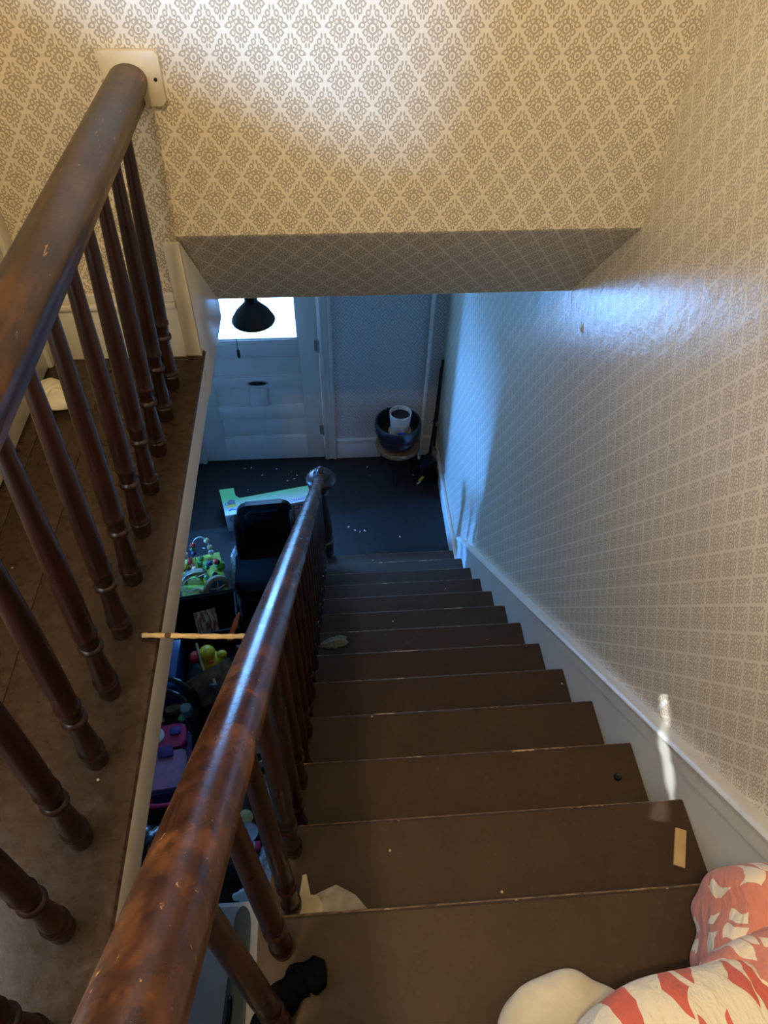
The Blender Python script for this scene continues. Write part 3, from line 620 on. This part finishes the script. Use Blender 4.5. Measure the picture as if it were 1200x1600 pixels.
def smooth_path(p, n=5):
    p = [Vector(q) for q in p]; out = []
    for i in range(len(p)-1):
        a, b, c, e = p[max(i-1, 0)], p[i], p[i+1], p[min(i+2, len(p)-1)]
        for k in range(n):
            t = k/n; out.append(.5*((2*b)+(c-a)*t+(2*a-5*b+4*c-e)*t*t+(3*b-a-3*c+e)*t**3))
    out.append(p[-1]); return out
bead_m = {}
def bead_mesh(mat, r=.021):
    if mat.name not in bead_m:
        bm = bmesh.new(); bmesh.ops.create_uvsphere(bm, u_segments=12, v_segments=8, radius=r)
        me = bpy.data.meshes.new('bead'); bm.to_mesh(me); bm.free(); me.materials.append(mat)
        for p in me.polygons: p.use_smooth = True
        bead_m[mat.name] = me
    return bead_m[mat.name]
bcol = [RED, CREAM, ORANGE, DBLUE, GREENP, YELLOW, WPOT, RED, DBLUE]
rb = random.Random(4)
for wi, wv in enumerate(wires):
    sp = smooth_path(wv); wo = tube('wire', sp, .0045, WIRE, bz, 8)
    ids = [2, 4, 7, len(sp)-3, len(sp)-6, len(sp)-9] if wi != 3 else [1, 3, len(sp)-2, len(sp)-4]
    if wi == 0: ids = [7, 22, 3, 5, 26, 28]
    for j, q in enumerate(ids):
        link('bead', bead_mesh(RED if (wi == 0 and j == 0) else CREAM if (wi == 0 and j == 1) else rb.choice(bcol)), wo, sp[max(0, min(q, len(sp)-1))])
for k in range(14):
    link('bead', bead_mesh(rb.choice(bcol)), bz, (rb.uniform(-.14, .14), rb.uniform(-.03, .18), .24))
prism('peg_figure', [(.125, .0), (.175, .0), (.180, .06), (.150, .085), (.120, .06)], 1, .02, .045, plain('bright_green', (110, 190, 80), .4), bz, .004, (0, 0, .22))
# ---- black crate with clutter
cr = tag(empty('storage_crate', (-1.84, 2.435, F), math.radians(8)), 'open black plastic crate in front of the bead maze', 'crate')
def open_box(name, w_, d_, h_, t, mat, parent):
    bm = bmesh.new()
    box_bm(bm, -w_/2, w_/2, -d_/2, d_/2, 0, t, .002, 1)
    for a in ((-w_/2, w_/2, d_/2-t, d_/2), (-w_/2, w_/2, -d_/2, -d_/2+t), (-w_/2, -w_/2+t, -d_/2+t, d_/2-t), (w_/2-t, w_/2, -d_/2+t, d_/2-t)): box_bm(bm, *a, t, h_, .002, 1)
    return finish(name, bm, mat, parent, smooth=30)
open_box('crate_body', .50, .32, .34, .012, BLACK_PL, cr)
rm_ = tube('crate_rim', [(-.255, -.165, .34), (.255, -.165, .34), (.255, .165, .34), (-.255, .165, .34)], .010, BLACK_PL, cr, 8, True)
cdm = bpy.data.materials.new('picture_card'); cdm, nt, b = new_mat('picture_card'); put(nt, b.inputs['Base Color'], MIX(nt, RAMP(nt, NOISE(nt, MAP(nt, OBJ(nt), (60, 14, 1)), 1, 3), .42, .55), lin((176, 164, 130)), lin((112, 52, 44)))); b.inputs['Roughness'].default_value = .5
tag(box('picture_card', -.075, .075, -.08, .08, 0, .004, cdm, None, .001, (-1.82, 2.47, F+.20), (math.radians(40), 0, math.radians(14))), 'worn picture card lying in the black crate', 'card')
tag(prism('orange_blade', [(-.015, -.09), (.018, -.085), (.026, .02), (.018, .10), (.008, .12), (-.010, .06)], 2, 0, .012, ORANGE, None, .003, (-1.60, 2.30, F+.36), (math.radians(30), 0, math.radians(-22))), 'flat orange plastic blade sticking up beside the crate', 'toy')
tag(box('red_board', -.045, .045, -.012, .012, 0, .30, plain('dark_red_board', (120, 26, 24), .5), None, .004, (-1.545, 2.16, F+.005), (math.radians(-5), 0, math.radians(-15))), 'dark red board standing beside the yellow duck toy', 'board')
# yellow duck-like toy with red ball
dk = tag(empty('duck_toy', (-1.74, 2.10, F+.22), math.radians(20)), 'yellow rounded duck toy with a red ball against its head', 'toy')
def blob(name, cx, cy, cz, rx, ry, rz, mat, parent=None, sm=True, seed=None, amp=0.0):
    bm = bmesh.new(); bmesh.ops.create_icosphere(bm, subdivisions=3, radius=1); rnd = random.Random(seed or 0); ph = [rnd.uniform(0, 6) for _ in range(6)]
    for v in bm.verts:
        k = 1+amp*(math.sin(3*v.co.x*2+ph[0])*math.sin(2.5*v.co.y*2+ph[1])+.6*math.sin(5*v.co.z+ph[2]+2*v.co.x))
        v.co = Vector((v.co.x*rx*k, v.co.y*ry*k, v.co.z*rz*k))
    return finish(name, bm, mat, parent, (cx, cy, cz), sm)
blob('duck_body', 0, 0, .06, .085, .07, .06, YELLOW, dk); blob('duck_head', -.01, .02, .145, .055, .052, .052, YELLOW, dk); blob('duck_tail', .075, .0, .10, .035, .03, .03, YELLOW, dk); blob('red_ball', -.085, .025, .135, .040, .04, .04, RED, dk)
prism('beak', [(-.02, -.055), (.015, -.055), (.01, -.03), (-.015, -.03)], 2, .125, .14, ORANGE, dk, .003)
bn = tag(empty('blue_tub', (-2.115, 2.055, F), 0), 'dark blue lidded plastic tub half hidden under the hall edge', 'tub')
open_box('tub_body', .36, .34, .36, .010, plain('dark_blue_plastic', (26, 52, 100), .3), bn); box('tub_lid', -.18, .18, -.17, .17, .36, .375, plain('dark_blue_lid', (30, 60, 112), .25), bn, .006)
tag(box('storage_tote', -.17, .17, -.14, .14, 0, .22, BLACK_PL, None, .015, (-1.74, 2.11, F), (0, 0, math.radians(7))), 'low black tote under the yellow duck toy', 'tote')
tag(prism('picture_book', [(-.15, -.11), (.15, -.09), (.15, .11), (-.15, .09)], 2, 0, .022, plain('book_cover', (92, 74, 52), .5, var=.5, scale=18), None, .003, (-1.71, 1.945, F+.27), (math.radians(32), math.radians(-8), math.radians(22))), 'picture book tipped on its edge below the yellow duck', 'book')
PALE = plain('pale_wood_stick', (176, 160, 122), .6)
tag(tube('drumstick', [(-1.82, 2.16, F+.42), (-1.77, 2.00, F+.34)], .008, PALE, None, 8), 'short pale stick beside the red ball', 'stick')
tag(tube('paint_brush', [(-1.71, 1.96, F+.30), (-1.645, 1.76, F+.25)], [.010, .007], PALE, None, 8), 'speckled pale wooden stick below the book', 'stick')
# ---- dark pile below: folded push bar, clips, purple toy case, bags
GLB = plain('glossy_black_plastic', (12, 12, 15), .12, var=.2)
pb = tag(empty('toy_pushcart', (-1.93, 1.815, F)), 'glossy black toy cart frame beneath the white fascia', 'toy cart')
tube('push_bar', smooth_path([(-.16, .10, .40), (-.05, .09, .44), (.06, .05, .43), (.13, .0, .38), (.14, -.03, .2), (.14, -.03, .02)]), .018, GLB, pb, 10)
tube('push_bar', smooth_path([(-.18, .03, .40), (-.06, .02, .42), (.06, -.03, .41), (.10, -.08, .34), (.10, -.1, .02)]), .015, GLB, pb, 10)
box('cart_tray', -.20, .10, -.06, .10, .03, .10, BLACK_PL, pb, .01)
for i, (x, y, z, c, rz) in enumerate(((-1.985, 1.855, .172, BEIGE, .3), (-2.075, 1.79, .172, PALE, -.5), (-1.90, 1.80, .172, GREENP, .8))):
    tag(prism('wooden_block', [(-.05, -.02), (-.02, -.028), (.04, -.02), (.06, .0), (.03, .022), (-.03, .026), (-.055, .012)], 2, 0, .05, c, None, .006, (x, y, F+z-.07), (0, 0, rz)),
        ('brown rounded wooden toy piece beside the black cart bar', 'pale wooden toy piece nearest the white fascia', 'green painted toy piece beside the wooden pieces')[i], 'toy')
pg = tag(empty('grey_tube', (-1.79, 1.60, F)), 'dark grey upright tube leaning between purple case and handrail', 'tube')
tube('tube_shaft', [(0, 0, 0), (-.01, .03, .30), (-.02, .05, .50)], .028, plain('dark_grey_plastic', (44, 48, 54), .4), pg, 14); lathe('tube_cap', [(.034, -.02), (.036, .03), (.030, .045)], plain('teal_grey', (66, 92, 96), .4), pg, (-.02, .05, .49), 16)
tag(tube('cane_handle', smooth_path([(-1.66, 1.62, F+.02), (-1.64, 1.72, F+.42), (-1.65, 1.78, F+.50), (-1.68, 1.80, F+.50), (-1.70, 1.77, F+.45)]), .016, plain('dark_teal_plastic', (30, 40, 46), .35), None, 10), 'dark hooked handle standing beside the handrail', 'handle')
PURP = plain('lilac_plastic', (176, 132, 168), .3, var=.08); PURPD = plain('purple_plastic', (78, 54, 132), .3, var=.08); MAG = plain('magenta_plastic', (186, 36, 96), .3, var=.08)
pz = tag(empty('toy_case', (-1.965, 1.47, F), math.radians(6)), 'purple and magenta plastic toy carry case lying under the hall edge', 'toy')
prism('case_body', rrect(-.15, .15, -.19, .19, .04), 2, 0, .20, PURPD, pz, .015); prism('case_lid', rrect(-.125, .125, -.17, .06, .03), 2, .195, .225, PURP, pz, .01)
prism('case_top', rrect(-.14, .12, .075, .225, .03), 2, .17, .235, MAG, pz, .012); lathe('white_dial', [(.052, 0), (.052, .012), (.046, .016)], WPOT, pz, (-.06, .16, .234), 28)
prism('dial_knob', rrect(.02, .09, .15, .20, .02), 2, .235, .25, PURPD, pz, .004)
box('latch', -.045, .045, .015, .085, .222, .245, PURPD, pz, .006)
tube('carry_handle', smooth_path([(-.09, -.20, .16), (-.10, -.24, .20), (-.05, -.265, .22), (.05, -.265, .22), (.10, -.24, .20), (.09, -.20, .16)]), .014, MAG, pz, 10)
BAG = plain('black_bin_liner', (8, 8, 10), .18, var=.2, scale=14, bump=1.0)
tag(blob('rubbish_bag', -2.02, .98, F+.13, .17, .17, .13, BAG, None, True, 5, .13), 'shiny crumpled black bag below the purple case', 'bag')
tag(blob('cloth_heap', -1.73, 1.08, F+.10, .10, .26, .10, BLACK_FAB, None, True, 9, .14), 'dark cloth heap under the stair handrail', 'cloth')
# ---- right part of the pile, seen between the stair balusters
tag(lathe('white_cup', [(.045, 0), (.055, .01), (.066, .12), (.068, .13), (.062, .128), (.052, .02)], WPOT, None, (-1.40, 1.40, F+.30), 24, cap=False), 'white cup-shaped pot seen behind the upper stair balusters', 'cup')
tag(box('cardboard_stack', -.20, .20, -.32, .32, 0, .30, plain('dark_card', (48, 44, 42), .8), None, .01, (-1.40, 1.15, F)), 'dark carton standing under the stair balusters', 'box')
tag(cloth('speckled_towel', -1.33, 1.17, F+.30, .07, .19, .07, SPECK, None, 8, .25), 'speckled white towel draped behind the stair balusters', 'towel')
tag(lathe('round_coaster', [(.040, 0), (.042, .006), (.036, .010)], CREAM, None, (-1.455, 1.075, F+.305), 22, (math.radians(14), 0, 0)), 'cream round disc beside the speckled towel', 'disc')
tag(lathe('grey_plate', [(.03, 0), (.055, .008), (.060, .016), (.054, .014)], plain('grey_plate', (150, 152, 160), .4), None, (-1.44, .985, F+.305), 22, (math.radians(-10), 0, 0), cap=True), 'small grey dish above the pink toy', 'dish')
tag(prism('pink_toy', [(-.055, -.03), (.05, -.02), (.055, .02), (-.02, .04), (-.055, .025)], 2, 0, .03, plain('pink_plastic', (206, 40, 104), .4), None, .006, (-1.415, .905, F+.305), (0, 0, .2)), 'bright pink plastic toy piece between the stair balusters', 'toy')
tag(prism('blue_scrap', [(-.035, -.03), (.03, -.01), (.04, .035), (-.02, .02)], 2, 0, .015, plain('blue_scrap', (34, 48, 140), .5), None, .003, (-1.375, .845, F+.305)), 'small dark blue scrap next to the pink toy', 'scrap')
tag(tube('white_straw', [(-1.395, .93, F+.35), (-1.39, .83, F+.34)], .004, WPOT, None, 8), 'thin white straw across the pink toy', 'straw')
tag(cloth('tissue_heap', -1.335, .80, F+.30, .065, .12, .06, SPECK, None, 12, -.2), 'crumpled grey-white tissue below the pink toy', 'tissue')
tag(cloth('white_rag', -1.44, .68, F+.30, .05, .04, .05, WPOT, None, 14), 'small white rag at the edge of the pale cabinet', 'rag')
# ---- pale cabinet under the upper stairs
cb_ = tag(empty('storage_cabinet', (-1.42, .0, F)), 'pale blue-grey cabinet with a dark grip strip below the stair railing', 'cabinet')
PALEB = plain('pale_blue_grey_panel', (168, 182, 188), .35, var=.05); SLATE = plain('slate_grey_panel', (84, 94, 100), .45, var=.08); WHT = plain('white_panel', (224, 224, 216), .4, var=.04)
HC = 1.495
box('cabinet_body', -.36, .30, -.55, .352, 0, HC, WHT, cb_, .006)
prism('top_panel', [(-.34, -.54), (.105, -.54), (.13, .335), (-.34, .34)], 2, HC, HC+.010, PALEB, cb_, .002)
prism('grip_strip', [(.060, -.54), (.165, -.54), (.180, .24), (.179, .28), (.173, .31), (.162, .328), (.149, .335), (.136, .329), (.125, .31), (.119, .28), (.118, .24)], 2, HC+.008, HC+.016, SLATE, cb_, .002)
tube('handle', smooth_path([(.100, -.06, HC+.016), (.112, -.055, HC+.034), (.124, -.01, HC+.038), (.124, .04, HC+.036), (.120, .052, HC+.016)]), .008, BLACK_PL, cb_, 8)

# ================================================================== THINGS ON THE STAIRS AND UPSTAIRS
TISS = plain('grey_tissue', (176, 170, 156), .95, var=.12, scale=40, bump=.3)
tag(cloth('dust_clump', -.905, 1.435, -6*RISE, .060, .035, .035, plain('grey_lint', (132, 138, 130), .95, var=.2, scale=90), None, 21, .1), 'grey lint clump on the left of a middle step', 'lint')
pw = tag(empty('paper_scrap', (-.965, .070, -RISE)), 'cream paper scrap with a pointed corner beside the mesh scrap', 'paper')
prism('paper_sheet', [(-.040, -.06), (.030, -.06), (.034, -.01), (.020, .012), (.004, .012), (-.004, .058), (-.014, .056), (-.022, .005), (-.034, -.012)], 2, 0, .004, plain('cream_paper', (214, 202, 172), .8, var=.05), pw, .001, rot=(math.radians(6), math.radians(-3), 0), loc=(0, 0, .005))
tag(prism('mesh_scrap', [(-.010, -.065), (.105, -.060), (.112, -.04), (.075, .005), (.030, .030), (-.020, .012), (-.012, -.02)], 2, 0, .006, TISS, None, .002, (-.930, .072, -RISE)), 'grey mesh cloth scrap on the second step by the balusters', 'cloth')
SOCK = plain('black_sock_knit', (9, 8, 8), .95, spec=.1, var=.3, scale=140, bump=.5)
so = tag(empty('black_sock', (-.985, -.125, 0), 0), 'black sock lying on the top step behind the nearest baluster', 'sock')
def sock():
    path = smooth_path([(-.055, -.055, .010), (-.030, -.038, .013), (.0, -.012, .015), (.022, .006, .015), (.048, .010, .015), (.068, .012, .012)], 4)
    bm = tube_bm(bmesh.new(), path, [.030+.004*math.sin(i*1.3) for i in range(len(path)-2)]+[.024, .008], 14)
    for v in bm.verts: v.co.z = max(.0008, .016+(v.co.z-.012)*.62)
    return finish('sock_foot', bm, SOCK, so, smooth=True)
sock(); blob('sock_cuff', -.045, -.055, .014, .030, .018, .012, SOCK, so, True, 3, .05)
RAW = plain('raw_pine', (206, 178, 132), .7, var=.08, scale=14)
tag(box('wood_offcut', -.0135, .0135, -.046, .046, 0, .007, RAW, None, .001, (-.050, .128, -RISE), (0, 0, math.radians(-22))), 'pale flat wood offcut at the right of the second step', 'wood')
tag(lathe('bottle_cap', [(.011, 0), (.012, .004), (.009, .008), (.005, .006), (.001, .006)], GLB, None, (-.072, .392, -2*RISE), 14), 'small dark bottle cap on the third step by the skirting', 'cap')
TWIG = plain('peeled_twig', (214, 184, 128), .6, var=.15, scale=25)
tg = tag(empty('wooden_twig', (-1.262, .466, ZH)), 'pale peeled twig bridging from the hall edge to the stair railing', 'stick')
tube('twig_stem', smooth_path([(-.018, .0, .010), (.03, -.002, .008), (.09, -.006, .006), (.16, -.012, .007), (.20, -.014, .008), (.243, -.018, .010)]), [.0055+.0008*math.sin(i*2.1) for i in range(26)], TWIG, tg, 8)
blob('twig_knot', .036, -.003, .010, .008, .006, .005, plain('twig_bark', (92, 66, 40), .8), tg)
WC = plain('white_cotton', (226, 220, 202), .85, var=.05, scale=24, bump=.6)
wr = tag(empty('white_rag_bundle', (-1.645, 1.262, ZH)), 'knotted white cloth on the upper hall floor by the white door', 'cloth')
blob('cloth_lobe', -.02, .050, .018, .034, .036, .018, WC, wr, True, 2, .07); blob('cloth_lobe', .018, -.008, .022, .048, .044, .022, WC, wr, True, 6, .08)
tube('cloth_fold', smooth_path([(-.02, -.02, .030), (.0, .02, .042), (.035, .02, .038), (.05, -.015, .028), (.03, -.035, .026)]), .007, WC, wr, 8); tube('cloth_fold', smooth_path([(.0, -.03, .034), (.01, .0, .044), (.03, -.002, .040)]), .006, WC, wr, 8); blob('cloth_neck', -.006, .028, .020, .022, .018, .016, WC, wr)
# ---- comforter
def quilt_mat(name, ground, mark, scale, thr, stretch, rot, keep):
    mt, nt, b = new_mat(name); v = MAP(nt, OBJ(nt), stretch, (0, 0, rot))
    v = VM(nt, 'ADD', v, VM(nt, 'MULTIPLY', NOISE(nt, OBJ(nt), 9, 2, .5, 1), (.10, .10, 0)))
    vo = N(nt, 'ShaderNodeTexVoronoi', voronoi_dimensions='2D', distance='CHEBYCHEV'); put(nt, vo.inputs['Vector'], v); vo.inputs['Scale'].default_value = scale; vo.inputs['Randomness'].default_value = .75
    s = N(nt, 'ShaderNodeSeparateColor'); put(nt, s.inputs[0], vo.outputs['Color'])
    mk = M(nt, 'MULTIPLY', M(nt, 'LESS_THAN', vo.outputs['Distance'], RAMP(nt, s.outputs[1], 0, 1, thr*.7, thr*1.2)), M(nt, 'GREATER_THAN', s.outputs[0], keep))
    put(nt, b.inputs['Base Color'], MIX(nt, mk, lin(ground), lin(mark))); b.inputs['Roughness'].default_value = .9; b.inputs['Sheen Weight'].default_value = .15
    put(nt, b.inputs['Normal'], BUMP(nt, NOISE(nt, MAP(nt, OBJ(nt), (1, .45, 1), (0, 0, .7)), 22, 4, .55), .9, .02)); return mt
Q1 = quilt_mat('comforter_white_print', (234, 228, 214), (208, 104, 94), 11.0, .30, (1.9, .60, .3), math.radians(-38), .12)
Q2 = quilt_mat('comforter_coral_print', (212, 136, 122), (240, 226, 206), 25, .33, (1.2, .9, .3), math.radians(25), .22)
cf = tag(empty('comforter', (-.36, -.30, .172)), 'white and coral patterned comforter bunched on the top steps', 'comforter')
def puff(name, cx, cy, cz, rx, ry, rz, mat, seed, amp=.06, p=2.6, rot=0.0):
    bm = bmesh.new(); bmesh.ops.create_icosphere(bm, subdivisions=5, radius=1); rnd = random.Random(seed); ph = [rnd.uniform(0, 6.28) for _ in range(9)]
    for v in bm.verts:
        x, y, z = v.co; k = (abs(x)**p+abs(y)**p+abs(z)**p)**(-1/p)
        k *= 1+amp*(math.sin(3.1*x+ph[0]+1.2*math.sin(2*y+ph[1]))*math.sin(2.7*y+ph[2])+.5*math.sin(6*x-4*y+ph[3])+.35*math.sin(9*y+5*z+ph[4]))
        v.co = Vector((x*rx*k, y*ry*k, z*rz*k))
    return finish(name, bm, mat, cf, (cx, cy, cz), True, (0, 0, rot))
puff('comforter_fold', .10, -.045, .075, .27, .165, .105, Q1, 3, .075, 2.5, math.radians(6)); puff('comforter_fold', .240, .172, -.025, .100, .112, .145, Q2, 8, .09, 2.6, math.radians(-12))
puff('comforter_fold', .200, .085, .06, .135, .075, .105, Q2, 19, .08, 2.4, math.radians(10))
puff('white_underside', -.125, .050, -.118, .125, .098, .055, WC, 11, .06, 2.4, math.radians(12))
# ---- torn wallpaper spot and a sun patch painted as a pale tab on the right wall
tag(prism('torn_wallpaper_spot', [(1.695, .222), (1.726, .212), (1.722, .235), (1.712, .252), (1.706, .240)], 0, XW-.0012, XW, RAW), 'small tan torn spot in the wallpaper of the right wall', 'wall damage')

tag(prism('sun_patch_tab', [(.478, -.150), (.492, -.150), (.502, -.205), (.492, -.225), (.486, -.200)], 0, XW-.003, XW, plain('pale_tab', (226, 228, 226), .4)), 'pale sun patch painted as a tab on the right wall above the skirting', 'wall damage')
crm = []
for k in range(3):
    bm = bmesh.new(); bmesh.ops.create_icosphere(bm, subdivisions=1, radius=1); rnd = random.Random(40+k)
    for v in bm.verts: v.co = Vector((v.co.x*.011*rnd.uniform(.6, 1.5), v.co.y*.006*rnd.uniform(.6, 1.4), max(-.004, v.co.z*.006)))
    me = bpy.data.meshes.new('paper_crumb'); bm.to_mesh(me); bm.free(); me.materials.append(plain('pale_crumb', (206, 204, 200), .8)); crm.append(me)
for k, (x, y) in enumerate(((-1.68, 4.19), (-1.62, 4.20), (-1.40, 4.17), (-1.52, 4.10), (-1.30, 4.02), (-1.24, 4.04), (-1.22, 4.08), (-.74, 3.42), (-.70, 3.40), (-.66, 3.41), (-.79, 3.46), (-.38, 3.33), (-1.95, 3.30), (-1.90, 3.26), (-2.0, 3.15), (-.60, 4.15), (-.20, 4.03))):
    tag(link('paper_crumb', crm[k % 3], None, (x, y, F+.0045), (0, 0, k*1.3)), 'tiny pale crumb scattered on the dark lower floor', 'crumb', 'pale crumbs on the lower floor')
for k, (x, y, sc_) in enumerate(((-1.585, .20, 1.0), (-1.565, .165, 1.4))):
    o = tag(prism('paint_chip', [(-.008, -.005), (.004, -.008), (.010, .002), (.003, .009), (-.007, .006)], 2, 0, .0012, RAW, None, 0, (x, y, ZH), (0, 0, k*1.1)), ('smaller bare tan chip in the hall floor paint', 'larger bare tan chip in the hall floor paint')[k], 'paint chip'); o.scale = (sc_, sc_, 1)
